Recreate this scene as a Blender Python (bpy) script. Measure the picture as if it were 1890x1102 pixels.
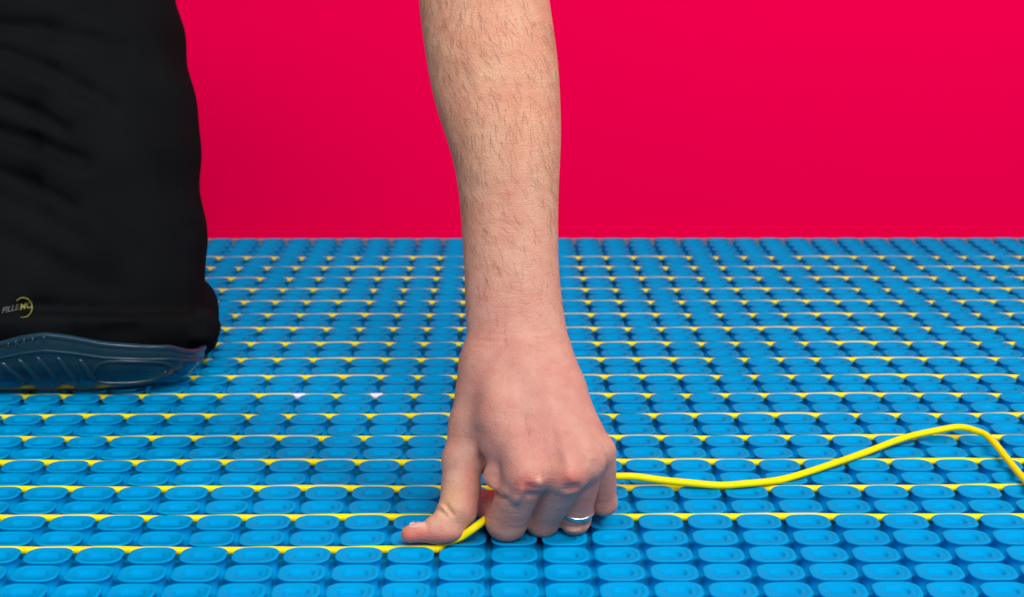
import bpy, bmesh, math, random
import numpy as np
from mathutils import Vector, Matrix
from mathutils.bvhtree import BVHTree

for o in list(bpy.data.objects):
    bpy.data.objects.remove(o)
scene = bpy.context.scene
COL = scene.collection
rnd = random.Random(7)
nrng = np.random.default_rng(11)

# ------------------------------------------------------------------ camera
PX = 0.026                       # stud pitch across the mat (m)
PY = PX / 1.12                   # stud pitch along the mat
THETA = math.asin(0.2232)        # camera pitch
FPX = 3141 * math.cos(THETA)     # focal length in photograph pixels (1890 wide)
YH, XV = -150.0, 930.0           # horizon row, vanishing column of the stud rows
CAMH = PX * math.cos(THETA) / 0.08145
YAW = -(945 - XV) / FPX          # camera looks a touch to the right

cam_data = bpy.data.cameras.new("camera")
cam = bpy.data.objects.new("camera", cam_data)
COL.objects.link(cam)
cam_data.sensor_width = 36
cam_data.lens = FPX / 1890 * 36
cam_data.clip_start = 0.02
cam_data.clip_end = 50
CAM_M = Matrix.Translation((0, 0, CAMH)) @ Matrix.Rotation(YAW, 4, 'Z') @ Matrix.Rotation(math.pi/2 - THETA, 4, 'X')
cam.matrix_world = CAM_M
cam_data.dof.use_dof = True
cam_data.dof.focus_distance = 0.845
cam_data.dof.aperture_fstop = 20
scene.camera = cam

# ------------------------------------------------------------------ world, lamps, exposure
world = bpy.data.worlds.new("World")
scene.world = world
world.use_nodes = True
bg = world.node_tree.nodes["Background"]
bg.inputs[0].default_value = (0.93, 0.97, 1.0, 1)
bg.inputs[1].default_value = 0.30

def area(name, loc, target, size, power, color=(1, 1, 1), size_y=None):
    l = bpy.data.lights.new(name, 'AREA')
    l.size = size
    if size_y:
        l.shape = 'RECTANGLE'; l.size_y = size_y
    l.energy = power
    l.color = color
    o = bpy.data.objects.new(name, l)
    COL.objects.link(o)
    o.location = loc
    o.rotation_euler = (Vector(target) - Vector(loc)).to_track_quat('-Z', 'Y').to_euler()
    return o

area("key_softbox", (0.85, 0.50, 1.50), (0.02, 0.9, 0.05), 0.45, 13.5, (1.0, 0.97, 0.93))
area("front_softbox", (0.35, -0.9, 1.45), (0.0, 1.0, 0.1), 0.7, 20.5, (1.0, 0.98, 0.96))
area("backdrop_fill", (0.1, -0.05, 1.02), (0.0, 1.75, 0.0), 1.8, 12.6, (1.0, 0.98, 0.97), 0.5)  # unseen lamp added to light the red backdrop evenly

vs = scene.view_settings
vs.view_transform = 'Standard'
vs.look = 'None'
vs.exposure = 0.0
vs.gamma = 1.0
vs.use_curve_mapping = False

# ------------------------------------------------------------------ helpers
def cs(px, py, Z):
    """camera-space millimetres of photograph pixel (px, py) at depth Z metres"""
    return np.array([(px - 945) / FPX * Z * 1000, (551 - py) / FPX * Z * 1000, Z * 1000])

def cs2w(v):
    """camera-space mm array (n,3: right, up, depth) -> world metres"""
    v = np.asarray(v, float).reshape(-1, 3) * 0.001
    R = np.array(CAM_M.to_3x3())
    return (v * np.array([1, 1, -1])) @ R.T + np.array(CAM_M.translation)

def W(px, py, Z):
    return Vector(cs2w(cs(px, py, Z))[0])

def depth_at(py, z=0.0):
    """camera depth of the level z (m) seen at photograph row py"""
    return FPX * (CAMH - z) / (math.cos(THETA) * (py - YH))

def node_mat(name):
    m = bpy.data.materials.new(name)
    m.use_nodes = True
    nt = m.node_tree
    return m, nt, nt.nodes["Principled BSDF"]

def N(nt, kind, **kw):
    n = nt.nodes.new(kind)
    for k, v in kw.items():
        setattr(n, k, v)
    return n

def link_mesh(name, me, mat=None, parent=None):
    o = bpy.data.objects.new(name, me)
    COL.objects.link(o)
    if mat and not me.materials:
        me.materials.append(mat)
    if parent:
        o.parent = parent
    return o

def mesh_np(name, verts, faces, smooth=True):
    me = bpy.data.meshes.new(name)
    me.from_pydata([tuple(v) for v in verts], [], [tuple(int(i) for i in f) for f in faces])
    if smooth:
        me.polygons.foreach_set('use_smooth', [True] * len(me.polygons))
    me.update()
    return me

def mesh_quads(name, verts, quads):
    me = bpy.data.meshes.new(name)
    me.vertices.add(len(verts))
    me.vertices.foreach_set('co', np.asarray(verts, np.float32).ravel())
    n = len(quads)
    me.loops.add(n * 4)
    me.loops.foreach_set('vertex_index', np.asarray(quads, np.int32).ravel())
    me.polygons.add(n)
    me.polygons.foreach_set('loop_start', np.arange(0, n * 4, 4, dtype=np.int32))
    me.polygons.foreach_set('use_smooth', np.ones(n, bool))
    me.update(calc_edges=True)
    me.validate()
    return me

def tag(o, label=None, cat=None, group=None, kind=None):
    if label: o["label"] = label
    if cat: o["category"] = cat
    if group: o["group"] = group
    if kind: o["kind"] = kind
    return o

def empty(name, loc):
    o = bpy.data.objects.new(name, None)
    COL.objects.link(o)
    o.location = loc
    o.empty_display_size = 0.05
    return o

def adopt(o, parent):
    o.parent = parent
    o.matrix_parent_inverse = Matrix.Translation(-Vector(parent.location))
    return o

def tube(path, r, n=10, closed=False, caps=True):
    """tube around a polyline (numpy n,3); r scalar or per-point"""
    P = np.asarray(path, float)
    m = len(P)
    r = np.full(m, r) if np.isscalar(r) else np.asarray(r)
    T = np.roll(P, -1, 0) - np.roll(P, 1, 0)
    if not closed:
        T[0] = P[1] - P[0]; T[-1] = P[-1] - P[-2]
    T /= np.linalg.norm(T, axis=1)[:, None] + 1e-12
    ref = np.array([0, 0, 1.0]) if abs(T[0][2]) < 0.9 else np.array([1.0, 0, 0])
    A = np.zeros_like(P)
    a = np.cross(T[0], ref); a /= np.linalg.norm(a)
    for i in range(m):
        a = a - T[i] * np.dot(a, T[i]); a /= np.linalg.norm(a) + 1e-12
        A[i] = a
    B = np.cross(T, A)
    th = np.linspace(0, 2 * math.pi, n, endpoint=False)
    V = P[:, None, :] + r[:, None, None] * (np.cos(th)[None, :, None] * A[:, None, :] + np.sin(th)[None, :, None] * B[:, None, :])
    V = V.reshape(-1, 3)
    F = []
    for i in range(m if closed else m - 1):
        j = (i + 1) % m
        for k in range(n):
            l = (k + 1) % n
            F.append((i * n + k, i * n + l, j * n + l, j * n + k))
    if caps and not closed:
        F.append(tuple(range(n))[::-1]); F.append(tuple((m - 1) * n + k for k in range(n)))
    return V, F

def catmull(pts, per=12):
    P = [np.asarray(p, float) for p in pts]
    P = [2 * P[0] - P[1]] + P + [2 * P[-1] - P[-2]]
    out = []
    for i in range(1, len(P) - 2):
        for k in range(per):
            t = k / per
            p0, p1, p2, p3 = P[i-1:i+3]
            out.append(0.5 * (2*p1 + (p2-p0)*t + (2*p0-5*p1+4*p2-p3)*t*t + (-p0+3*p1-3*p2+p3)*t**3))
    out.append(P[-2])
    return np.array(out)

# ------------------------------------------------------------------ materials
def make_mat_blue():
    m, nt, p = node_mat("blue_moulded_plastic")
    tc = N(nt, 'ShaderNodeTexCoord')
    geo = N(nt, 'ShaderNodeNewGeometry')
    n1 = N(nt, 'ShaderNodeTexNoise'); n1.inputs['Scale'].default_value = 9; n1.inputs['Detail'].default_value = 3
    nt.links.new(geo.outputs['Position'], n1.inputs['Vector'])
    r = N(nt, 'ShaderNodeValToRGB')
    r.color_ramp.elements[0].position = 0.3; r.color_ramp.elements[0].color = (0.0, 0.335, 0.695, 1)
    r.color_ramp.elements[1].position = 0.7; r.color_ramp.elements[1].color = (0.0, 0.375, 0.76, 1)
    nt.links.new(n1.outputs['Fac'], r.inputs['Fac'])
    nt.links.new(r.outputs['Color'], p.inputs['Base Color'])
    n2 = N(nt, 'ShaderNodeTexNoise'); n2.inputs['Scale'].default_value = 140; n2.inputs['Detail'].default_value = 4
    nt.links.new(geo.outputs['Position'], n2.inputs['Vector'])
    mr = N(nt, 'ShaderNodeMapRange'); mr.inputs['To Min'].default_value = 0.24; mr.inputs['To Max'].default_value = 0.42
    nt.links.new(n2.outputs['Fac'], mr.inputs['Value'])
    nt.links.new(mr.outputs['Result'], p.inputs['Roughness'])
    b = N(nt, 'ShaderNodeBump'); b.inputs['Strength'].default_value = 0.12; b.inputs['Distance'].default_value = 0.0008
    nt.links.new(n2.outputs['Fac'], b.inputs['Height'])
    nt.links.new(b.outputs['Normal'], p.inputs['Normal'])
    p.inputs['Specular IOR Level'].default_value = 0.005
    p.inputs['Coat Weight'].default_value = 0.022
    p.inputs['Coat Roughness'].default_value = 0.05
    tr = N(nt, 'ShaderNodeBsdfTranslucent')
    tr.inputs['Color'].default_value = (0.0, 0.46, 0.90, 1)
    ms = N(nt, 'ShaderNodeMixShader'); ms.inputs['Fac'].default_value = 0.24
    nt.links.new(p.outputs[0], ms.inputs[1]); nt.links.new(tr.outputs[0], ms.inputs[2])
    nt.links.new(ms.outputs[0], nt.nodes['Material Output'].inputs['Surface'])
    return m

def make_mat_yellow():
    m, nt, p = node_mat("yellow_cable_sheath")
    geo = N(nt, 'ShaderNodeNewGeometry')
    n1 = N(nt, 'ShaderNodeTexNoise'); n1.inputs['Scale'].default_value = 60; n1.inputs['Detail'].default_value = 3
    nt.links.new(geo.outputs['Position'], n1.inputs['Vector'])
    r = N(nt, 'ShaderNodeValToRGB')
    r.color_ramp.elements[0].color = (0.88, 0.70, 0.0, 1); r.color_ramp.elements[1].color = (0.98, 0.84, 0.004, 1)
    nt.links.new(n1.outputs['Fac'], r.inputs['Fac']); nt.links.new(r.outputs['Color'], p.inputs['Base Color'])
    p.inputs['Roughness'].default_value = 0.36
    p.inputs['Specular IOR Level'].default_value = 0.12
    return m

def plain(name, col, rough=0.5, metal=0.0, bump=0.0, bscale=400, var=0.1):
    m, nt, p = node_mat(name)
    geo = N(nt, 'ShaderNodeNewGeometry')
    n1 = N(nt, 'ShaderNodeTexNoise'); n1.inputs['Scale'].default_value = bscale; n1.inputs['Detail'].default_value = 3
    nt.links.new(geo.outputs['Position'], n1.inputs['Vector'])
    r = N(nt, 'ShaderNodeValToRGB')
    r.color_ramp.elements[0].color = tuple(c * (1 - var) for c in col) + (1,)
    r.color_ramp.elements[1].color = tuple(min(1, c * (1 + var)) for c in col) + (1,)
    nt.links.new(n1.outputs['Fac'], r.inputs['Fac']); nt.links.new(r.outputs['Color'], p.inputs['Base Color'])
    p.inputs['Roughness'].default_value = rough
    p.inputs['Metallic'].default_value = metal
    if bump:
        b = N(nt, 'ShaderNodeBump'); b.inputs['Strength'].default_value = bump; b.inputs['Distance'].default_value = 0.0006
        nt.links.new(n1.outputs['Fac'], b.inputs['Height']); nt.links.new(b.outputs['Normal'], p.inputs['Normal'])
    return m

MAT_BLUE = make_mat_blue()
MAT_YEL = make_mat_yellow()
MAT_RED = plain("red_backdrop_sheet", (0.96, 0.0, 0.072), 0.95, var=0.012, bscale=3)
MAT_RED.node_tree.nodes["Principled BSDF"].inputs['Specular IOR Level'].default_value = 0.0
MAT_FLOOR = plain("grey_screed", (0.16, 0.16, 0.16), 0.85, bscale=60)
MAT_WHITE = plain("white_sleeve", (0.82, 0.82, 0.84), 0.4, var=0.04)

# ------------------------------------------------------------------ setting: floor and backdrop
TOP = 0.0                                    # level of the stud tops
STUD_H = 0.0075
BASE_Z = -STUD_H
D0 = (depth_at(948) - CAMH * math.sin(THETA)) / math.cos(THETA)   # ground distance of the first full cable channel
FAR_ROW = 34
FAR_Y = D0 + FAR_ROW * PY
X0 = 0.19 * PX                               # column phase
HALF = 25                                    # columns each side

def sheet(name, quads, mat):
    vs_, fs_ = [], []
    for q in quads:
        b = len(vs_); vs_ += q; fs_.append(tuple(range(b, b + 4)))
    return link_mesh(name, mesh_np(name, vs_, fs_, False), mat)

floor = sheet("floor", [[(-3, -0.6, BASE_Z-0.004), (3, -0.6, BASE_Z-0.004), (3, FAR_Y+0.05, BASE_Z-0.004), (-3, FAR_Y+0.05, BASE_Z-0.004)]], MAT_FLOOR)
floor["kind"] = "structure"
# sheet right behind the mat, standing in for a flat red graphic background
yb = FAR_Y + 0.05
prof = [(yb, BASE_Z - 0.003), (yb, 1.6)]
bv, bf = [], []
for (y, z) in prof:
    bv += [(-2.2, y, z), (2.2, y, z)]
for k in range(len(prof) - 1):
    bf.append((2*k, 2*k+1, 2*k+3, 2*k+2))
backdrop = link_mesh("backdrop", mesh_np("backdrop", bv, bf), MAT_RED)
backdrop["kind"] = "structure"

# ------------------------------------------------------------------ heating mat with studs
mat_root = empty("heating_mat", (0, D0 + 8 * PY, BASE_Z))
tag(mat_root, "blue plastic underfloor heating mat covered in rows of moulded studs", "mat")

def rounded_rect(w, h, r, per, bow=0.0):
    pts = []
    def add(x, y):
        fx, fy = x / (w / 2), y / (h / 2)
        pts.append((x * (1 - bow * fy * fy), y * (1 - bow * fx * fx)))
    for (cx, cy, a0) in ((w/2-r, h/2-r, 0), (-w/2+r, h/2-r, 90), (-w/2+r, -h/2+r, 180), (w/2-r, -h/2+r, 270)):
        for k in range(per + 1):
            a = math.radians(a0 + 90 * k / per)
            add(cx + r * math.cos(a), cy + r * math.sin(a))
        # a point halfway along the next straight side keeps the bowed side round
        if a0 == 0: add(0, h/2)
        elif a0 == 90: add(-w/2, 0)
        elif a0 == 180: add(0, -h/2)
        else: add(w/2, 0)
    return pts

def stud_geo(per):
    w, h = PX * 0.905, PY * 0.895
    rings = []
    def ring(inset, z, rr=None):
        ww, hh = w - 2 * inset, h - 2 * inset
        r = rr if rr else max(0.0012, 0.0069 - inset * 0.7)
        r = min(r, hh / 2 * 0.98)
        rings.append([(x, y, z) for x, y in rounded_rect(ww, hh, r, per, 0.035 if not rr else 0.02)])
    ring(-0.0002, BASE_Z + 0.0002)
    ring(0.0009, -0.0050)
    ring(0.0011, -0.0018)
    ring(0.00015, -0.0009)
    ring(0.0, -0.0005)
    ring(0.0003, -0.0001)
    ring(0.0009, 0.0)
    ring(0.0013, 0.0)
    ring(0.0027, -0.00004)
    ring(0.0029, -0.00032)
    ring(0.0033, -0.00042)
    ring(0.0053, -0.00044, 0.0040)
    ring(0.0056, -0.00056, 0.0037)
    ring(0.0062, -0.0019, 0.0032)
    ring(0.0066, -0.0023, 0.0028)
    ring(0.0074, -0.0024, 0.0022)
    n = len(rings[0])
    V = [p for r in rings for p in r]
    F = []
    for i in range(len(rings) - 1):
        for k in range(n):
            l = (k + 1) % n
            F.append((i*n+k, i*n+l, (i+1)*n+l, (i+1)*n+k))
    F.append(tuple((len(rings)-1)*n + k for k in range(n)))
    return V, F

SV, SF = stud_geo(5)
stud_me = mesh_np("stud", SV, SF)
stud_me.materials.append(MAT_BLUE)
LV, LF = stud_geo(3)
LV = np.array(LV)

def project(p):
    q = CAM_M.inverted() @ Vector(p)
    return 945 + FPX * q.x / -q.z, 551 - FPX * q.y / -q.z, -q.z

studs = []
for i in range(-9, FAR_ROW):
    for j in range(-HALF, HALF + 1):
        studs.append((X0 + j * PX, D0 + (i + 0.5) * PY, i, j))
vis = []
for s in studs:
    px, py, Z = project((s[0], s[1], 0))
    if -40 < px < 1930 and py < 1125 and not (850 < px < 1110 and py < 985) and not (px < 330 and py < 720):
        vis.append((Z, s))
vis.sort(key=lambda t: t[0])
near = [s for _, s in vis[:300]]
near_set = set((s[2], s[3]) for s in near)
for s in near:
    o = bpy.data.objects.new("stud", stud_me)
    COL.objects.link(o)
    o.parent = mat_root
    o.location = (s[0] + rnd.uniform(-1, 1) * 0.00012, s[1] + rnd.uniform(-1, 1) * 0.00012 - mat_root.location.y, rnd.uniform(-1, 1) * 0.00012 - BASE_Z)
    o.rotation_euler = (rnd.uniform(-1, 1) * 0.012, rnd.uniform(-1, 1) * 0.012, rnd.uniform(-1, 1) * 0.008)
rest = [s for s in studs if (s[2], s[3]) not in near_set]
allV, allF = [], []
for c, s in enumerate(rest):
    jit = nrng.uniform(-1, 1, 3) * 0.00012
    allV.append(LV + np.array([s[0], s[1] - mat_root.location.y, -BASE_Z]) + jit)
    b = c * len(LV)
    allF += [tuple(b + i for i in f) for f in LF]
field = link_mesh("stud_field", mesh_np("stud_field", np.concatenate(allV), allF), MAT_BLUE, mat_root)
field["kind"] = "stuff"
# thin backing sheet
xl, xr = X0 - (HALF + 2.6) * PX, X0 + (HALF + 2.6) * PX
yn, yf = D0 - 9.2 * PY - mat_root.location.y, FAR_Y + 0.002 - mat_root.location.y
bm = bmesh.new()
bmesh.ops.create_cube(bm, size=1)
for v in bm.verts:
    v.co = Vector((xl if v.co.x < 0 else xr, yn if v.co.y < 0 else yf, 0.0002 if v.co.z > 0 else -0.0025))
me = bpy.data.meshes.new("backing_sheet"); bm.to_mesh(me); bm.free()
link_mesh("backing_sheet", me, MAT_BLUE, mat_root)

# ------------------------------------------------------------------ heating cable
CR = 0.00205
CZ = -CR - 0.0003
path = []
def chan(k): return D0 + 2 * k * PY
XE = (HALF + 1.0) * PX
px_thumb = W(812, 1003, depth_at(1003)).x
STEP = 0.0065
for k in range(15, -2, -1):
    lr = (k % 2 == 1)                        # odd channels run left to right
    xs = np.arange(-XE, XE, STEP)
    if not lr: xs = xs[::-1]
    y = chan(k)
    ph = rnd.uniform(0, 6.28)
    for x in xs:
        if k == -1 and x > px_thumb - 0.004: break
        wob = 0.00022 * math.sin(x * 31 + ph) + 0.00012 * math.sin(x * 83 + 2 * ph)
        mid = math.cos(2 * math.pi * (x - X0) / PX)          # 1 above stud centres
        path.append((X0 + x, y + wob * 0.6, CZ + wob + 0.0001 * mid))
    if k > -1:                               # turn into the next channel
        sx = 1 if lr else -1
        for a in np.linspace(0, math.pi, 11)[1:-1]:
            path.append((X0 + sx * (XE + PY * math.sin(a)), y - PY * (1 - math.cos(a)), CZ - 0.001))
def on_mat(px, py, z): return np.array(W(px, py, depth_at(py, z)))
loose = [np.array(path[-1]),
         on_mat(822, 1002, 0.0003),
         on_mat(852, 990, 0.004),
         on_mat(880, 971, 0.009),
         np.array(W(910, 948, 0.866)),
         np.array(W(960, 915, 0.886)),
         np.array(W(1040, 890, 0.900)),
         on_mat(1110, 879, 0.012),
         on_mat(1150, 879, 0.008),
         on_mat(1210, 884, 0.005),
         on_mat(1280, 893, 0.0028),
         on_mat(1350, 895, 0.0022),
         on_mat(1420, 888, 0.0022),
         on_mat(1500, 870, 0.0024),
         on_mat(1600, 833, 0.003),
         on_mat(1690, 803, 0.005),
         on_mat(1755, 790, 0.007),
         on_mat(1800, 794, 0.008),
         on_mat(1832, 815, 0.006),
         on_mat(1890, 884, 0.0035),
         on_mat(1950, 950, 0.0026),
         on_mat(2060, 990, 0.0024),
         on_mat(2200, 1000, 0.0024)]
lp = catmull(loose, 12)
tt = np.arange(len(lp))
lp[:, 1] += 0.0005 * np.sin(tt * 0.21) * np.sin(tt * 0.047 + 1)
lp[60:, 2] += 0.0003 * np.sin(tt[60:] * 0.33)
path = np.concatenate([np.array(path[:-1]), lp])
cv, cf = tube(path, CR, 10)
cable_root_loc = Vector((0, D0, BASE_Z))
cable = link_mesh("heating_cable", mesh_np("heating_cable", cv, cf), MAT_YEL)
tag(cable, "long yellow heating cable clipped between the blue studs, loose end curving off right", "cable")
# two white printed sleeves on one pass
for pxs in (553, 697):
    k = 5
    best = min((p for p in path if abs(p[1] - chan(k)) < 0.001), key=lambda p: abs(project(p)[0] - pxs))
    seg = [(best[0] + dx, chan(k), CZ + 0.0001) for dx in np.linspace(-0.0042, 0.0042, 7)]
    sv, sf = tube(seg, CR + 0.00025, 12)
    sl = link_mesh("marker_sleeve", mesh_np("marker_sleeve", sv, sf), MAT_WHITE, cable)
    sl["label"] = "short white marker sleeve on the yellow cable"

# ------------------------------------------------------------------ implicit-surface modelling (camera-aligned millimetres)
def smin(a, b, k):
    h = np.maximum(k - np.abs(a - b), 0.0) / k
    return np.minimum(a, b) - h * h * k * 0.25

class Field:
    def __init__(self, lo, hi, h):
        self.lo = np.array(lo, float); self.h = h
        self.n = np.ceil((np.array(hi) - self.lo) / h).astype(int) + 1
        ax = [self.lo[i] + np.arange(self.n[i]) * h for i in range(3)]
        self.ax = [a.astype(np.float32) for a in ax]
        self.d = np.full(self.n, 50.0, np.float32)
    def grid(self, sl=None):
        s = sl or (slice(None),) * 3
        return (self.ax[0][s[0]][:, None, None], self.ax[1][s[1]][None, :, None], self.ax[2][s[2]][None, None, :])
    def block(self, lo, hi):
        s = []
        for i in range(3):
            a = max(0, int(math.floor((lo[i] - self.lo[i]) / self.h)))
            b = min(self.n[i], int(math.ceil((hi[i] - self.lo[i]) / self.h)) + 1)
            s.append(slice(a, max(a, b)))
        return tuple(s)
    def capsule(self, a, b, r1, r2, k, flat=None):
        """tapered capsule; flat = (unit direction, ratio) squashes the section"""
        a = np.asarray(a, float); b = np.asarray(b, float)
        m = max(r1, r2) + k + 3
        sl = self.block(np.minimum(a, b) - m, np.maximum(a, b) + m)
        x, y, z = self.grid(sl)
        ab = b - a; L = float(ab @ ab) + 1e-9
        t = np.clip(((x - a[0]) * ab[0] + (y - a[1]) * ab[1] + (z - a[2]) * ab[2]) / L, 0, 1)
        dx = x - a[0] - t * ab[0]; dy = y - a[1] - t * ab[1]; dz = z - a[2] - t * ab[2]
        if flat is not None:
            u, q = flat
            u = np.asarray(u, float); u /= np.linalg.norm(u)
            pr = dx * u[0] + dy * u[1] + dz * u[2]
            dist = np.sqrt(dx*dx + dy*dy + dz*dz + pr * pr * (1 / q**2 - 1))
        else:
            dist = np.sqrt(dx*dx + dy*dy + dz*dz)
        d = (dist - (r1 + (r2 - r1) * t)).astype(np.float32)
        self.d[sl] = smin(self.d[sl], d, k) if k > 0 else np.minimum(self.d[sl], d)
    def ellipsoid(self, c, r, k, ax=None):
        c = np.asarray(c, float); r = np.asarray(r, float)
        m = max(r) + k + 3
        sl = self.block(c - m, c + m)
        x, y, z = self.grid(sl)
        A = np.eye(3) if ax is None else np.asarray(ax, float)
        s = 0
        for i in range(3):
            pr = (x - c[0]) * A[i][0] + (y - c[1]) * A[i][1] + (z - c[2]) * A[i][2]
            s = s + (pr / r[i]) ** 2
        rr = np.sqrt(s)
        d = ((rr - 1) * min(r)).astype(np.float32)
        self.d[sl] = smin(self.d[sl], d, k)
    def merge(self, other, k):
        self.d = smin(self.d, other.d, k)
    def sections(self, secs, Zfun=None, power=2.0, k=0, pmin=None, pmax=None):
        """swept section: rows (py, left px, right px, centre depth m, half depth mm)"""
        S = np.array(secs, float)
        x, y, z = self.grid()
        py = 551 - y * FPX / z
        py = np.broadcast_to(py, (1, self.n[1], self.n[2]))
        def ip(c):
            return smooth_interp(py, S[:, 0], S[:, c]).astype(np.float32)
        Zc = ip(3) * 1000; hb = ip(4)
        L = (ip(1) - 945) / FPX * Zc; R = (ip(2) - 945) / FPX * Zc
        cx = (L + R) / 2; a = (R - L) / 2
        q = (np.abs((x - cx) / a) ** power + np.abs((z - Zc) / hb) ** power) ** (1 / power)
        d = (q - 1) * np.minimum(a, hb)
        # end caps
        dend = np.maximum((S[0, 0] - py), (py - S[-1, 0])) * Zc / FPX
        d = np.maximum(d, dend).astype(np.float32)
        self.d = smin(self.d, d, k) if k > 0 else np.minimum(self.d, d)
    def line(self, pts, amp, width, zmax=None):
        """raise (amp>0) or crease (amp<0) the skin along a polyline of pixels with depth: width mm"""
        Q = [cs(*p) for p in pts]
        for a, b in zip(Q[:-1], Q[1:]):
            m = width * 3
            lo = np.minimum(a, b) - m; hi = np.maximum(a, b) + m
            sl = self.block(lo, hi)
            x, y, z = self.grid(sl)
            ab = b - a
            L = float(ab @ ab) + 1e-9
            t = np.clip(((x - a[0]) * ab[0] + (y - a[1]) * ab[1]+ (z - a[2]) * ab[2]) / L, 0, 1)
            d2 = (x - a[0] - t * ab[0])**2 + (y - a[1] - t * ab[1])**2 + 0.15 * (z - a[2] - t * ab[2])**2
            self.d[sl] -= (amp * np.exp(-d2 / width**2)).astype(np.float32)
    def mesh(self, smooth=2):
        d = self.d
        d[0], d[-1] = 5, 5; d[:, 0], d[:, -1] = 5, 5; d[:, :, 0], d[:, :, -1] = 5, 5
        s = d < 0
        n = self.n
        cnt = np.zeros(n - 1, np.int8)
        for i in (0, 1):
            for j in (0, 1):
                for k in (0, 1):
                    cnt += s[i:n[0]-1+i, j:n[1]-1+j, k:n[2]-1+k]
        mask = (cnt > 0) & (cnt < 8)
        idx = np.full(n - 1, -1, np.int32)
        I = np.argwhere(mask)
        idx[mask] = np.arange(len(I), dtype=np.int32)
        acc = np.zeros((len(I), 3)); num = np.zeros(len(I))
        corners = [(i, j, k) for i in (0, 1) for j in (0, 1) for k in (0, 1)]
        val = {c: d[I[:, 0]+c[0], I[:, 1]+c[1], I[:, 2]+c[2]] for c in corners}
        for c in corners:
            for ax in range(3):
                if c[ax] == 0:
                    e = list(c); e[ax] = 1; e = tuple(e)
                    v0, v1 = val[c], val[e]
                    cr = (v0 < 0) != (v1 < 0)
                    t = np.where(cr, v0 / np.where(v0 == v1, 1, v0 - v1), 0)
                    p = np.tile(np.array(c, float), (len(I), 1)); p[:, ax] += t
                    acc[cr] += p[cr]; num[cr] += 1
        V = (I + acc / num[:, None]) * self.h + self.lo
        quads = []
        for ax in range(3):
            o = [a for a in range(3) if a != ax]
            sl0 = [slice(1, -1)] * 3; sl0[ax] = slice(0, -1)
            sl1 = [slice(1, -1)] * 3; sl1[ax] = slice(1, None)
            a, b = s[tuple(sl0)], s[tuple(sl1)]
            E = np.argwhere(a != b)
            ins = a[tuple(E.T)]
            base = E.copy()
            for q in o: base[:, q] += 1
            def cell(du, dv):
                c = base.copy(); c[:, o[0]] -= du; c[:, o[1]] -= dv
                return idx[tuple(c.T)]
            q = np.stack([cell(1, 1), cell(0, 1), cell(0, 0), cell(1, 0)], 1)
            flip = ins if ax != 1 else ~ins
            q[~flip] = q[~flip][:, ::-1]
            quads.append(q)
        Q = np.concatenate(quads)
        a, b, c = V[Q[:, 0]], V[Q[:, 1]], V[Q[:, 2]]
        if np.einsum('ij,ij->i', a - V.mean(0), np.cross(b - a, c - a)).sum() > 0:   # camera space is left-handed
            Q = Q[:, ::-1].copy()
        for _ in range(smooth):
            sm = np.zeros_like(V); c = np.zeros(len(V))
            for i in range(4):
                a, b = Q[:, i], Q[:, (i + 1) % 4]
                np.add.at(sm, a, V[b]); np.add.at(c, a, 1)
            V = V * 0.45 + 0.55 * sm / np.maximum(c, 1)[:, None]
        return V, Q

def smooth_interp(x, xp, fp):
    """monotone-ish cubic (Catmull-Rom) interpolation of a table"""
    xp = np.asarray(xp, float); fp = np.asarray(fp, float)
    m = np.gradient(fp, xp)
    x = np.clip(x, xp[0], xp[-1])
    i = np.clip(np.searchsorted(xp, x) - 1, 0, len(xp) - 2)
    h = xp[i + 1] - xp[i]; t = (x - xp[i]) / h
    return ((2*t**3 - 3*t**2 + 1) * fp[i] + (t**3 - 2*t**2 + t) * h * m[i] + (-2*t**3 + 3*t**2) * fp[i+1] + (t**3 - t**2) * h * m[i+1])

# ------------------------------------------------------------------ the person: bare forearm and hand
HG = 0.78
lo = cs(728, 1025, 0.84); hi = cs(1150, -150, 0.91)
flo = (-66, -140, 796); fhi = (66, 214, 958)

arm = Field(flo, fhi, HG)
arm.sections([
    (-160, 764, 1000, .905, 31), (-60, 767, 1006, .902, 31), (0, 773, 1014, .900, 31), (55, 779, 1022, .898, 31), (110, 787, 1029, .896, 31),
    (165, 797, 1033, .894, 30), (220, 812, 1035, .892, 29), (265, 827, 1035, .890, 27.5), (310, 839, 1033, .888, 26),
    (360, 847, 1031, .886, 24), (420, 852, 1030, .883, 22), (500, 857, 1032, .879, 20), (560, 859, 1038, .876, 18.8),
    (610, 862, 1046, .873, 17.5), (660, 872, 1054, .870, 16), (700, 885, 1062, .867, 14)], power=2.15)
# metacarpals: four long bones under the back of the hand
MC = {'index': ((910, 665, .868), (972, 874, .8285), 13.0, 10.6),
      'middle': ((950, 655, .866), (1046, 870, .8275), 14, 10.2),
      'ring': ((985, 655, .867), (1080, 850, .8350), 13.5, 9.4),
      'pinky': ((1008, 668, .870), (1099, 828, .846), 11.0, 8.6)}
for kx, (a, b, r1, r2) in MC.items():
    arm.capsule(cs(*a), cs(*b), r1, r2, 9)
# flesh of the palm and of the web between thumb and index
arm.ellipsoid(cs(978, 795, .864), (28, 33, 15), 8)
arm.ellipsoid(cs(922, 800, .848), (12.5, 24, 12.5), 8)
arm.ellipsoid(cs(917, 872, .845), (8.2, 7.4, 9), 3.5)
# heel edge under the little finger
arm.capsule(cs(1035, 730, .868), cs(1094, 835, .860), 9, 8.5, 7)

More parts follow.
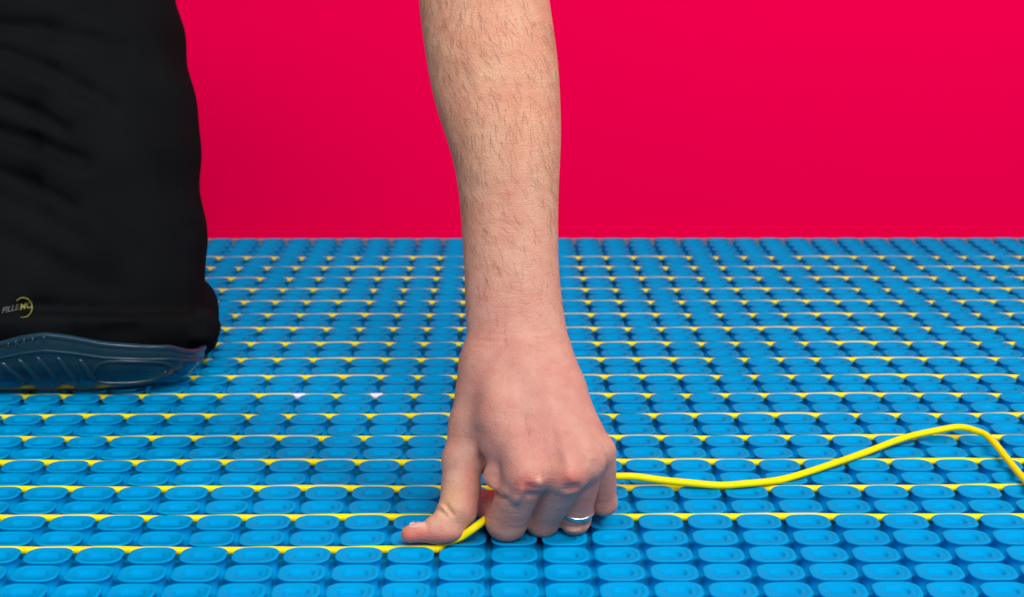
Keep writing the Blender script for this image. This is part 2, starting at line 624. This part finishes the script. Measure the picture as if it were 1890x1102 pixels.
fing = {'index': [(970, 880, .8300, 10.9), (935, 961, .852, 10.4), (914, 938, .872, 8.8), (889, 927, .886, 7.2)],
        'middle': [(1045, 877, .8285, 10.0), (1001, 958, .859, 9.0), (990, 931, .878, 8.4), (985, 900, .892, 7.4)],
        'ring': [(1082, 856, .8355, 9.0), (1061, 958, .8605, 7.9), (1050, 934, .880, 7.4), (1040, 905, .892, 6.8)],
        'pinky': [(1107, 836, .846, 8.3), (1115, 928, .866, 6.5), (1108, 926, .884, 6.3), (1098, 896, .894, 6.0)]}
fingers = Field(flo, fhi, HG)
for nm, ch in fing.items():
    f = Field(flo, fhi, HG)
    P = [(cs(*c[:3]), c[3]) for c in ch]
    for (a, ra), (b, rb) in zip(P[:-1], P[1:]):
        f.capsule(a, b, ra, rb, 3.0)
    # waist of the first phalanx is a little slimmer than its joint
    fingers.d = smin(fingers.d, f.d, 1.1)
arm.merge(fingers, 3.8)

thumb = Field(flo, fhi, HG)
T = [(900, 690, .872, 13.5), (872, 785, .866, 11.4), (855, 850, .861, 10.5), (851, 900, .856, 9.5), (845, 938, .8515, 9.5)]
for a, b in zip(T[:-1], T[1:]):
    thumb.capsule(cs(*a[:3]), cs(*b[:3]), a[3], b[3], 4)
thumb.capsule(cs(844, 942, .851), cs(812, 974, .8455), 9.2, 6.6, 4)
thumb.capsule(cs(814, 974, .8455), cs(756, 986, .842), 6.3, 4.5, 4)
thumb.ellipsoid(cs(818, 984, .847), (10.5, 4.9, 8), 4)
# thumb root blends broadly into the hand, its end only lightly
x, y, z = arm.grid()
pyg = 551 - y * FPX / z
kk = np.clip((900 - pyg) / 120, 0, 1) * 11 + 1.2
h_ = np.maximum(kk - np.abs(arm.d - thumb.d), 0) / kk
arm.d = (np.minimum(arm.d, thumb.d) - h_ * h_ * kk * 0.25).astype(np.float32)
del thumb, fingers, f

# relief: knuckle tips, tendons, veins, folds and creases
arm.line([(982, 884, .820), (995, 889, .819)], 1.9, 2.5)
arm.line([(1050, 878, .819), (1056, 881, .8195)], 1.8, 2.9)
arm.line([(965, 690, .852), (985, 790, .836), (994, 870, .820)], 1.15, 2.6)
arm.line([(995, 690, .852), (1030, 790, .834), (1052, 866, .819)], 1.0, 2.6)
arm.line([(1025, 700, .853), (1070, 790, .838), (1092, 845, .826)], 0.8, 2.6)
arm.line([(972, 680, .852), (988, 715, .848), (996, 750, .842)], 1.0, 1.5)
arm.line([(1044, 720, .85), (1062, 770, .842), (1078, 800, .838)], 0.7, 1.6)
arm.line([(930, 720, .85), (944, 780, .84), (950, 830, .833)], 0.5, 2.0)
arm.line([(1016, 760, .84), (1024, 810, .832), (1030, 850, .824)], -1.2, 3.4)
arm.line([(1066, 800, .838), (1075, 850, .828)], -1.1, 3.2)
arm.line([(900, 888, .842), (912, 898, .838), (932, 905, .832), (950, 918, .828)], 2.3, 2.4)
arm.line([(898, 899, .845), (914, 908, .838), (936, 917, .832)], -2.4, 1.8)
arm.line([(962, 903, .820), (955, 928, .824)], 1.3, 2.0)
arm.line([(925, 925, .838), (945, 932, .834)], -0.8, 1.4)
arm.line([(975, 912, .822), (1002, 918, .822)], -1.7, 2.0)
arm.line([(1046, 902, .82), (1066, 900, .82)], -1.5, 2.0)
arm.line([(888, 800, .845), (893, 850, .848), (895, 880, .85)], -1.6, 4.0)
arm.line([(805, 921, .846), (824, 934, .8425), (837, 950, .8415)], -1.5, 0.95)
arm.line([(799, 933, .846), (813, 943, .842), (823, 953, .841)], -1.5, 0.95)
arm.line([(801, 926, .845), (818, 938, .842)], 0.9, 1.3)
arm.line([(779, 960, .846), (788, 970, .839)], -1.5, 1.2)
arm.line([(1036, 970, .855), (1062, 975, .852), (1086, 968, .855)], -0.8, 1.2)
arm.line([(1050, 981, .853), (1068, 981, .852)], 0.8, 1.6)
for (x0k, y0k, wk) in ((966, 893, 20), (970, 900, 22), (1040, 886, 18), (1044, 893, 18), (968, 880, 16), (1042, 872, 15)):
    arm.line([(x0k, y0k, .8205), (x0k + wk / 2, y0k + 2, .8185), (x0k + wk, y0k, .8195)], -0.45, 0.8)
for yy, am in ((628, -0.5), (641, -0.35), (615, -0.3)):
    arm.line([(875, yy, .857), (930, yy + 3, .855), (990, yy - 2, .855), (1040, yy - 6, .858)], am, 1.0)

AV, AQ = arm.mesh(2)
armW = cs2w(AV)
arm_root_z = 0.0
person = empty("person", W(120, 722, 1.14))
person.location.z = 0.0
tag(person, "kneeling person in black work trousers reaching a bare left hand down to press the cable", "person")
arm_me = mesh_quads("arm", armW, AQ)

# skin colouring: blood-flushed knuckles and thumb tip, tanned forearm, moles
pxv = 945 + AV[:, 0] * FPX / AV[:, 2]; pyv = 551 - AV[:, 1] * FPX / AV[:, 2]
def blob(cx, cy, rx, ry): return np.exp(-(((pxv - cx) / rx) ** 2 + ((pyv - cy) / ry) ** 2))
base = np.array([0.57, 0.312, 0.235]); tan = np.array([0.59, 0.318, 0.215]); pink = np.array([0.525, 0.245, 0.215]); red = np.array([0.62, 0.155, 0.125])
yel = np.array([0.68, 0.42, 0.22]); pale = np.array([0.74, 0.46, 0.35])
wt = np.clip((560 - pyv) / 330, 0, 1)[:, None]
colr = base * (1 - wt) + tan * wt
def mix(c, t, w):
    w = np.clip(w, 0, 1)[:, None]
    return c * (1 - w) + t * w
colr = mix(colr, pink, 0.75 * blob(1000, 800, 170, 190))
colr = mix(colr, red, 0.8 * blob(972, 894, 26, 18) + 0.75 * blob(1052, 884, 28, 15) + 0.35 * blob(1100, 930, 50, 40))
colr = mix(colr, pale, 0.8 * blob(995, 888, 6, 11))  # pale highlight on the index knuckle, painted into the skin tint
colr = mix(colr, yel, 0.65 * blob(828, 925, 26, 32))
colr = mix(colr, red, 0.75 * blob(755, 988, 40, 16) + 0.5 * blob(820, 992, 40, 14) + 0.35 * blob(868, 890, 16, 50) + 0.5 * blob(888, 947, 16, 24))
colr = mix(colr, pink, 0.45 * blob(905, 620, 60, 70))
colr = mix(colr, pale, 0.7 * blob(779, 967, 15, 7))
colr = mix(colr, np.array([0.40, 0.19, 0.10]), 0.8 * (blob(986, 45, 3.2, 4.5) + blob(933, 204, 2.6, 2.6) + blob(881, 292, 3, 3)))
colr = mix(colr, np.array([0.62, 0.24, 0.13]), 0.7 * blob(1015, 848, 5, 5))
ca = arm_me.color_attributes.new("skin_tint", 'FLOAT_COLOR', 'POINT')
ca.data.foreach_set('color', np.concatenate([colr, np.ones((len(colr), 1))], 1).astype(np.float32).ravel())

def make_skin():
    m, nt, p = node_mat("skin")
    at = N(nt, 'ShaderNodeAttribute', attribute_name="skin_tint")
    geo = N(nt, 'ShaderNodeNewGeometry')
    n1 = N(nt, 'ShaderNodeTexNoise'); n1.inputs['Scale'].default_value = 110; n1.inputs['Detail'].default_value = 5; n1.inputs['Roughness'].default_value = 0.65
    nt.links.new(geo.outputs['Position'], n1.inputs['Vector'])
    r = N(nt, 'ShaderNodeValToRGB')
    r.color_ramp.elements[0].position = 0.3; r.color_ramp.elements[0].color = (0.90, 0.78, 0.74, 1)
    r.color_ramp.elements[1].position = 0.7; r.color_ramp.elements[1].color = (1.05, 1.08, 1.06, 1)
    nt.links.new(n1.outputs['Fac'], r.inputs['Fac'])
    mx = N(nt, 'ShaderNodeMix', data_type='RGBA', blend_type='MULTIPLY'); mx.inputs['Factor'].default_value = 0.9
    nt.links.new(at.outputs['Color'], mx.inputs['A']); nt.links.new(r.outputs['Color'], mx.inputs['B'])
    nt.links.new(mx.outputs['Result'], p.inputs['Base Color'])
    p.inputs['Roughness'].default_value = 0.52
    p.inputs['Specular IOR Level'].default_value = 0.35
    p.inputs['Subsurface Weight'].default_value = 0.35
    p.inputs['Subsurface Radius'].default_value = (1.0, 0.4, 0.22)
    p.inputs['Subsurface Scale'].default_value = 0.0028
    # fine skin lines: a stretched cell net, cross wrinkles and pores
    mp = N(nt, 'ShaderNodeMapping'); mp.inputs['Scale'].default_value = (1.0, 1.0, 2.1)
    nt.links.new(geo.outputs['Position'], mp.inputs['Vector'])
    v = N(nt, 'ShaderNodeTexVoronoi'); v.inputs['Scale'].default_value = 520; v.feature = 'DISTANCE_TO_EDGE'
    nt.links.new(mp.outputs['Vector'], v.inputs['Vector'])
    n2 = N(nt, 'ShaderNodeTexNoise'); n2.inputs['Scale'].default_value = 380; n2.inputs['Detail'].default_value = 6; n2.inputs['Roughness'].default_value = 0.7
    nt.links.new(mp.outputs['Vector'], n2.inputs['Vector'])
    mp2 = N(nt, 'ShaderNodeMapping'); mp2.inputs['Scale'].default_value = (0.16, 0.3, 1.0)
    nt.links.new(geo.outputs['Position'], mp2.inputs['Vector'])
    n3 = N(nt, 'ShaderNodeTexNoise'); n3.inputs['Scale'].default_value = 330; n3.inputs['Detail'].default_value = 4; n3.inputs['Distortion'].default_value = 0.6
    nt.links.new(mp2.outputs['Vector'], n3.inputs['Vector'])
    ad = N(nt, 'ShaderNodeMath', operation='ADD')
    nt.links.new(v.outputs['Distance'], ad.inputs[0]); nt.links.new(n2.outputs['Fac'], ad.inputs[1])
    ad2 = N(nt, 'ShaderNodeMath', operation='ADD')
    nt.links.new(ad.outputs[0], ad2.inputs[0]); nt.links.new(n3.outputs['Fac'], ad2.inputs[1])
    b = N(nt, 'ShaderNodeBump'); b.inputs['Strength'].default_value = 0.5; b.inputs['Distance'].default_value = 0.0008
    nt.links.new(ad2.outputs[0], b.inputs['Height'])
    nt.links.new(b.outputs['Normal'], p.inputs['Normal'])
    # broad blotches: blood under the skin
    n4 = N(nt, 'ShaderNodeTexNoise'); n4.inputs['Scale'].default_value = 42; n4.inputs['Detail'].default_value = 3
    nt.links.new(geo.outputs['Position'], n4.inputs['Vector'])
    r4 = N(nt, 'ShaderNodeValToRGB')
    r4.color_ramp.elements[0].position = 0.35; r4.color_ramp.elements[0].color = (0.97, 0.82, 0.80, 1)
    r4.color_ramp.elements[1].position = 0.65; r4.color_ramp.elements[1].color = (1.0, 1.04, 1.02, 1)
    nt.links.new(n4.outputs['Fac'], r4.inputs['Fac'])
    mx2 = N(nt, 'ShaderNodeMix', data_type='RGBA', blend_type='MULTIPLY'); mx2.inputs['Factor'].default_value = 0.75
    nt.links.new(mx.outputs['Result'], mx2.inputs['A']); nt.links.new(r4.outputs['Color'], mx2.inputs['B'])
    nt.links.new(mx2.outputs['Result'], p.inputs['Base Color'])
    return m
MAT_SKIN = make_skin()
arm_o = adopt(link_mesh("arm", arm_me, MAT_SKIN), person)
arm_o["label"] = "bare hairy left forearm and hand with fingers curled under"

# hair on the forearm
MAT_HAIR = plain("brown_body_hair", (0.22, 0.115, 0.065), 0.55)
nv = len(armW)
nor = np.empty(nv * 3, np.float32); arm_me.vertices.foreach_get('normal', nor); nor = nor.reshape(-1, 3)
Rc = np.array(CAM_M.to_3x3())
front = (nor @ np.array(CAM_M.to_3x3() @ Vector((0, 0, 1)))) > 0.30
wgt = np.clip((640 - pyv) / 220, 0, 1) * (0.35 + 0.9 * np.exp(-((pxv - (850 + 0.02 * pyv)) / 65) ** 2)) * (pyv > -120)
wgt += 0.05 * ((pyv > 560) & (pyv < 800) & (pxv < 1000))
wgt *= front
wgt = np.maximum(wgt, 0); wgt /= wgt.sum()
pick = nrng.choice(nv, 1350, p=wgt, replace=False)
hv, hf = [], []
camR = np.array(CAM_M.to_3x3() @ Vector((1, 0, 0))); camU = np.array(CAM_M.to_3x3() @ Vector((0, 1, 0)))
for c, i in enumerate(pick):
    p = armW[i].copy(); n = nor[i].astype(float)
    ang = (0.38 + 0.25 * math.sin(pyv[i] * 0.021 + pxv[i] * 0.013) + rnd.gauss(0, 0.2))                       # drifts down and towards the thumb-far side
    dirv = -camU * math.cos(ang) + camR * math.sin(ang)
    dirv -= n * np.dot(dirv, n); dirv /= np.linalg.norm(dirv) + 1e-9
    side = np.cross(n, dirv)
    L = rnd.choice((1, 1.2, 1.6, 0.6)) * rnd.uniform(0.0035, 0.0085) * (0.6 if pyv[i] > 560 else 1)
    curl = rnd.gauss(0, 0.22)
    pts = []
    for s in range(5):
        t = s / 4
        pts.append(p + dirv * L * t + side * curl * L * t * t + n * (L * (0.07 * math.sin(t * 2.6)) + 0.00002))
    V_, F_ = tube(pts, np.array([1, .95, .8, .6, .25]) * rnd.uniform(0.00003, 0.000068), 3, caps=False)
    b = len(hv) * 15
    hv.append(V_); hf += [tuple(b + k for k in f_) for f_ in F_]
hair = link_mesh("arm_hair", mesh_np("arm_hair", np.concatenate(hv), hf), MAT_HAIR, arm_o)
hair["kind"] = "stuff"

# thumb nail on the upper side of the thumb tip
MAT_NAIL = plain("thumb_nail", (0.62, 0.36, 0.30), 0.32, var=0.05, bscale=900)
bvh = BVHTree.FromPolygons([Vector(v) for v in armW], [tuple(q) for q in AQ.tolist()])
a_, b_ = cs2w(cs(787, 968, .841))[0], cs2w(cs(751, 976, .840))[0]
axis = b_ - a_; Ln = np.linalg.norm(axis); axis /= Ln
upv = np.array([0, -0.15, 1.0]); upv -= axis * (upv @ axis); upv /= np.linalg.norm(upv)
sdv = np.cross(axis, upv)
ctr = (a_ + b_) / 2 + np.array([0, 0.0025, 0])
nvv, nff = [], []
NR, NA = 6, 28
for i in range(NR + 1):
    for k in range(NA):
        ang = 2 * math.pi * k / NA
        ex = 2.6
        cx_, sy_ = math.cos(ang), math.sin(ang)
        rad = (i / NR) / ((abs(cx_) ** ex + abs(sy_) ** ex) ** (1 / ex))
        p = ctr + axis * cx_ * rad * Ln * 0.5 + sdv * sy_ * rad * 0.0040
        hit = bvh.ray_cast(Vector(p + upv * 0.02), Vector(-upv))
        q = np.array(hit[0]) if hit[0] else p
        nvv.append(q + upv * (0.00022 - 0.00035 * (i / NR) ** 6))
for i in range(NR):
    for k in range(NA):
        l = (k + 1) % NA
        nff.append((i*NA+k, i*NA+l, (i+1)*NA+l, (i+1)*NA+k))
nail = link_mesh("thumb_nail", mesh_np("thumb_nail", nvv, nff), MAT_NAIL, arm_o)

# ------------------------------------------------------------------ finger ring
MAT_SILVER = plain("silver", (0.72, 0.74, 0.76), 0.16, 1.0, var=0.03)
pa, pb = cs(*fing['ring'][0][:3]), cs(*fing['ring'][1][:3])
tr = 0.80
c0 = pa + (pb - pa) * tr
rr = fing['ring'][0][3] + (fing['ring'][1][3] - fing['ring'][0][3]) * tr + 0.25
axr = (pb - pa) / np.linalg.norm(pb - pa)
u1 = np.cross(axr, [0, 0, 1.0]); u1 /= np.linalg.norm(u1); u2 = np.cross(axr, u1)
prof = [(-1.25, 0.0), (-1.25, .35), (-0.8, .75), (0, .92), (0.8, .75), (1.25, .35), (1.25, 0.0), (0, -.5)]
rv, rf = [], []
NS = 64
for k in range(NS):
    a = 2 * math.pi * k / NS
    for (ax_, ra) in prof:
        rv.append(c0 + axr * ax_ + (u1 * math.cos(a) + u2 * math.sin(a)) * (rr + ra))
for k in range(NS):
    l = (k + 1) % NS
    for i in range(len(prof)):
        j = (i + 1) % len(prof)
        rf.append((k*len(prof)+i, k*len(prof)+j, l*len(prof)+j, l*len(prof)+i))
ring_o = link_mesh("finger_ring", mesh_np("finger_ring", cs2w(rv), rf), MAT_SILVER)
tag(ring_o, "plain silver band worn on the ring finger of the hand", "ring")

# ------------------------------------------------------------------ black work trousers: kneeling leg
leg = Field((-470, -175, 1040), (-150, 300, 1480), 2.6)
leg.sections([
    (-260, -250, 292, 1.235, 92), (-100, -235, 306, 1.220, 92), (0, -220, 320, 1.212, 92), (60, -210, 331, 1.208, 92), (110, -200, 341, 1.205, 92),
    (180, -190, 352, 1.202, 92), (240, -182, 360, 1.199, 92), (300, -176, 362, 1.197, 92), (360, -172, 368, 1.195, 92),
    (420, -168, 373, 1.192, 92), (460, -166, 379, 1.190, 91), (500, -165, 378, 1.188, 90), (535, -165, 373, 1.186, 88), (562, -165, 370, 1.184, 87), (574, -165, 373, 1.183, 87),
    (583, -168, 394, 1.178, 92), (600, -170, 406, 1.176, 93), (620, -165, 398, 1.177, 91), (643, -150, 386, 1.178, 85), (665, -120, 352, 1.180, 76), (690, -60, 300, 1.180, 64), (708, 0, 230, 1.180, 48)],
    power=2.35)
# calf and shin lying back along the mat
leg.capsule(cs(125, 640, 1.22), cs(150, 560, 1.42), 62, 52, 14)
# loose cloth bunched behind the knee
leg.ellipsoid(cs(345, 590, 1.245), (24, 34, 40), 6)
# folds
def fold(pts, amp, w): leg.line([(p[0], p[1], p[2]) for p in pts], amp, w)
fold([(-20, 48, 1.125), (80, 52, 1.118), (170, 72, 1.122), (220, 84, 1.13)], -8, 6)
fold([(0, 95, 1.122), (90, 130, 1.115), (150, 165, 1.117), (200, 192, 1.122)], -7, 6)
fold([(0, 115, 1.12), (90, 152, 1.113), (160, 190, 1.117)], 3, 8)
fold([(-20, 240, 1.115), (60, 262, 1.11), (150, 300, 1.11)], -9, 6)
fold([(-20, 262, 1.115), (70, 288, 1.11), (140, 318, 1.11)], 3, 8)
fold([(-10, 355, 1.11), (80, 395, 1.105), (150, 440, 1.105)], -4, 8)
fold([(20, 440, 1.105), (100, 490, 1.1), (200, 530, 1.1)], -3, 8)
fold([(40, 566, 1.10), (150, 570, 1.095), (250, 572, 1.1), (340, 570, 1.12), (374, 568, 1.15)], -9, 4.5)
fold([(60, 586, 1.095), (150, 588, 1.09), (250, 588, 1.093), (340, 586, 1.11), (385, 586, 1.14)], 4, 4.5)
leg.ellipsoid(cs(372, 605, 1.15), (13, 14, 26), 3)
fold([(150, 20, 1.12), (230, 60, 1.125), (290, 120, 1.14)], -4, 5)
fold([(-30, 170, 1.12), (60, 205, 1.112), (120, 240, 1.112)], -6, 5)
fold([(180, 400, 1.10), (260, 470, 1.105), (330, 540, 1.12)], -4, 6)
fold([(-20, 310, 1.115), (60, 340, 1.108), (130, 380, 1.106)], -6, 5)
fold([(300, 300, 1.13), (350, 420, 1.15)], -3, 6)
fold([(200, 610, 1.09), (300, 600, 1.10), (380, 604, 1.14)], -3, 6)
fold([(240, 632, 1.09), (330, 622, 1.11)], 3, 6)
fold([(45, 530, 1.10), (70, 555, 1.096), (105, 592, 1.093)], -1.6, 3)
x, y, z = leg.grid()
leg.d += (1.6 * np.sin(x * 0.045 + y * 0.06 + 1.3) * np.sin(z * 0.03 + y * 0.021) + 0.9 * np.sin(y * 0.13 - x * 0.05 + 2 * np.sin(x * 0.03))).astype(np.float32)
TV, TQ = leg.mesh(2)
trW = cs2w(TV)
trW[:, 2] = np.maximum(trW[:, 2], 0.0006)

def make_cloth():
    m, nt, p = node_mat("black_work_cloth")
    geo = N(nt, 'ShaderNodeNewGeometry')
    n1 = N(nt, 'ShaderNodeTexNoise'); n1.inputs['Scale'].default_value = 18; n1.inputs['Detail'].default_value = 5
    nt.links.new(geo.outputs['Position'], n1.inputs['Vector'])
    r = N(nt, 'ShaderNodeValToRGB')
    r.color_ramp.elements[0].color = (0.0040, 0.0046, 0.0051, 1); r.color_ramp.elements[1].color = (0.0085, 0.0098, 0.0108, 1)
    nt.links.new(n1.outputs['Fac'], r.inputs['Fac']); nt.links.new(r.outputs['Color'], p.inputs['Base Color'])
    p.inputs['Roughness'].default_value = 0.9
    p.inputs['Specular IOR Level'].default_value = 0.02
    w1 = N(nt, 'ShaderNodeTexWave'); w1.inputs['Scale'].default_value = 420; w1.inputs['Distortion'].default_value = 1.0
    w1.bands_direction = 'DIAGONAL'
    nt.links.new(geo.outputs['Position'], w1.inputs['Vector'])
    b = N(nt, 'ShaderNodeBump'); b.inputs['Strength'].default_value = 0.3; b.inputs['Distance'].default_value = 0.0004
    nt.links.new(w1.outputs['Fac'], b.inputs['Height']); nt.links.new(b.outputs['Normal'], p.inputs['Normal'])
    return m
MAT_CLOTH = make_cloth()
trousers = adopt(link_mesh("trouser_leg", mesh_quads("trouser_leg", trW, TQ), MAT_CLOTH), person)
trousers["label"] = "black work trouser leg bent at the knee"
tbvh = BVHTree.FromPolygons([Vector(v) for v in trW], [tuple(q) for q in TQ.tolist()])
CAMP = CAM_M.translation.copy()
def on_cloth(px, py, off=0.0008):
    d = (W(px, py, 1.0) - CAMP).normalized()
    h = tbvh.ray_cast(CAMP, d)
    return h[0] - d * off if h[0] else W(px, py, 1.1)

# printed logo on the knee pocket: lettering and a yellow open ring
MAT_PRINT_W = plain("white_print", (0.10, 0.10, 0.10), 0.7)
MAT_PRINT_Y = plain("yellow_print", (0.24, 0.225, 0.04), 0.7)
def print_text(name, body, x0, y0, size_px, tilt, mat, shear=0.25):
    cu = bpy.data.curves.new(name, 'FONT')
    cu.body = body; cu.size = 1.0; cu.shear = shear; cu.offset = 0.012
    tmp = bpy.data.objects.new(name, cu); COL.objects.link(tmp)
    dg = bpy.context.evaluated_depsgraph_get()
    me = bpy.data.meshes.new_from_object(tmp.evaluated_get(dg))
    bpy.data.objects.remove(tmp)
    for v in me.vertices:
        u, w = v.co.x * size_px, v.co.y * size_px
        v.co = on_cloth(x0 + u * math.cos(tilt) - w * math.sin(tilt) * 0, y0 - u * math.sin(tilt) - w)
    me.materials.clear(); me.materials.append(mat)
    o = link_mesh(name, me, mat)
    o.parent = trousers
    o.matrix_parent_inverse = trousers.matrix_parent_inverse.copy() @ Matrix.Identity(4)
    o.matrix_parent_inverse = Matrix.Identity(4)
    return o
TILT = math.radians(13)
print_text("white_lettering", "L FILLE", -8, 581, 14.5, TILT, MAT_PRINT_W)
print_text("yellow_lettering", "MC", 35.5, 572.5, 15.5, TILT, MAT_PRINT_Y)
lv, lf = [], []
for k in range(37):
    a = math.radians(140 - k / 36 * 245)
    t = k / 36
    wd = 0.6 + 2.2 * math.sin(math.pi * min(1, t * 0.75 + 0.25)) ** 1.0
    cx, cy = 43, 567
    for rr_ in (18.2, 18.2 - wd):
        lv.append(on_cloth(cx + rr_ * math.cos(a) * 0.95, cy - rr_ * math.sin(a) * 1.05))
for k in range(36):
    lf.append((2*k, 2*k+1, 2*k+3, 2*k+2))
lo_ = link_mesh("logo_arc", mesh_np("logo_arc", lv, lf), MAT_PRINT_Y)
lo_.parent = trousers
# ------------------------------------------------------------------ knee pad
def make_gel():
    m, nt, p = node_mat("clear_blue_gel")
    geo = N(nt, 'ShaderNodeNewGeometry')
    n1 = N(nt, 'ShaderNodeTexNoise'); n1.inputs['Scale'].default_value = 40
    nt.links.new(geo.outputs['Position'], n1.inputs['Vector'])
    r = N(nt, 'ShaderNodeValToRGB')
    r.color_ramp.elements[0].color = (0.05, 0.22, 0.34, 1); r.color_ramp.elements[1].color = (0.09, 0.31, 0.44, 1)
    nt.links.new(n1.outputs['Fac'], r.inputs['Fac']); nt.links.new(r.outputs['Color'], p.inputs['Base Color'])
    p.inputs['Roughness'].default_value = 0.2
    p.inputs['Transmission Weight'].default_value = 0.9
    p.inputs['IOR'].default_value = 1.42
    b = N(nt, 'ShaderNodeBump'); b.inputs['Strength'].default_value = 0.15; b.inputs['Distance'].default_value = 0.001
    nt.links.new(n1.outputs['Fac'], b.inputs['Height']); nt.links.new(b.outputs['Normal'], p.inputs['Normal'])
    return m
MAT_GEL = make_gel()
PC = W(118, 700, 1.161); PC.z = 0
PA, PB = 0.1035, 0.072
rim_tab_x = [-160, -60, 0, 50, 100, 140, 180, 240, 300, 350, 392]
rim_tab_z = [0.012, 0.021, 0.0304, 0.0374, 0.0427, 0.0451, 0.0433, 0.0385, 0.0356, 0.0326, 0.0225]
def pad_pt(phi, t, off=0.0):
    """phi across (-1.5..1.5 rad), t 0 rim .. 1 bottom, off outward metres"""
    sx = math.sin(phi); cyv = (1 - abs(sx) ** 3.6) ** (1 / 3.6)
    xpx = 118 + 272 * sx
    zr = float(np.interp(xpx, rim_tab_x, rim_tab_z))
    prof = float(np.interp(t, [0, .12, .3, .5, .7, .85, 1.0], [0.985, 1.0, 0.995, 0.965, 0.90, 0.82, 0.66]))
    z = zr * (1 - t) ** 0.85 + 0.0018
    nx, ny = sx / PA, -cyv / PB
    l = math.hypot(nx, ny)
    up = float(np.interp(t, [0, .4, 1], [0.1, -0.3, -0.8]))
    k = 1 / math.sqrt(1 + up * up)
    profx = float(np.interp(t, [0, .12, .3, .5, .7, .85, 1.0], [0.985, 1.0, 0.995, 0.975, 0.93, 0.87, 0.74]))
    return Vector((PC.x + PA * sx * profx + off * nx / l * k, PC.y - PB * cyv * prof + off * ny / l * k, max(0.001, z + off * up * k)))
pad = empty("knee_pad", (PC.x, PC.y, 0.0))
tag(pad, "translucent dark blue gel knee pad under the black trouser knee", "knee pad")
def padmesh(name, V, F, mat=MAT_GEL, smooth=True):
    o = link_mesh(name, mesh_np(name, [Vector(v) - pad.location for v in V], F, smooth), mat)
    o.parent = pad
    return o
nu, nw = 56, 18
sv, sf = [], []
for side in (0.0, -0.0035):
    for i in range(nu + 1):
        phi = -1.5 + 3.0 * i / nu
        for j in range(nw + 1):
            sv.append(pad_pt(phi, j / nw, side))
def vid(s, i, j): return s * (nu+1)*(nw+1) + i*(nw+1) + j
for i in range(nu):
    for j in range(nw):
        sf.append((vid(0,i,j), vid(0,i,j+1), vid(0,i+1,j+1), vid(0,i+1,j)))
        sf.append((vid(1,i,j), vid(1,i+1,j), vid(1,i+1,j+1), vid(1,i,j+1)))
    sf.append((vid(0,i,0), vid(0,i+1,0), vid(1,i+1,0), vid(1,i,0)))
    sf.append((vid(0,i,nw), vid(1,i,nw), vid(1,i+1,nw), vid(0,i+1,nw)))
for j in range(nw):
    sf.append((vid(0,0,j), vid(1,0,j), vid(1,0,j+1), vid(0,0,j+1)))
    sf.append((vid(0,nu,j), vid(0,nu,j+1), vid(1,nu,j+1), vid(1,nu,j)))
padmesh("shell", sv, sf)
def pad_tube(name, pts, r, off=0.0):
    path_ = [np.array(pad_pt(p, t, off)) for p, t in pts]
    V_, F_ = tube(path_, r, 8)
    return padmesh(name, [Vector(v) for v in V_], F_)
pad_tube("rim", [(-1.5 + 3.0 * i / 60, 0.0) for i in range(61)], 0.0021, 0.0006)
pad_tube("ridge", [(-1.4 + 2.8 * i / 60, 0.26) for i in range(61)], 0.0012, 0.0004)
def phi_of(px): return math.asin(max(-1, min(1, (px - 118) / 272)))
for x0_ in (62, 92, 124, 160, 198):
    pad_tube("rib", [(phi_of(x0_ + 34 * s), 0.34 + 0.5 * s) for s in np.linspace(0, 1, 10)], np.array([.5,.9,1,1,1,1,1,1,.8,.4]) * 0.0021, 0.0002)
loop = []
for k in range(41):
    a = 2 * math.pi * k / 40
    cxp, ct = 285, 0.56
    sxp, st = 62 * abs(math.cos(a)) ** 0.6 * (1 if math.cos(a) >= 0 else -1), 0.25 * abs(math.sin(a)) ** 0.6 * (1 if math.sin(a) >= 0 else -1)
    loop.append((phi_of(cxp + sxp - st * 30), ct + st))
pad_tube("panel_outline", loop, 0.0015, 0.0003)
for x0_ in (80, 93, 107, 122, 141):
    pad_tube("rim_notch", [(phi_of(x0_), -0.02), (phi_of(x0_), 0.09)], 0.0009, 0.0022)

# ------------------------------------------------------------------ renderer
scene.render.engine = 'CYCLES'
scene.render.resolution_x = 1024
scene.render.resolution_y = 597
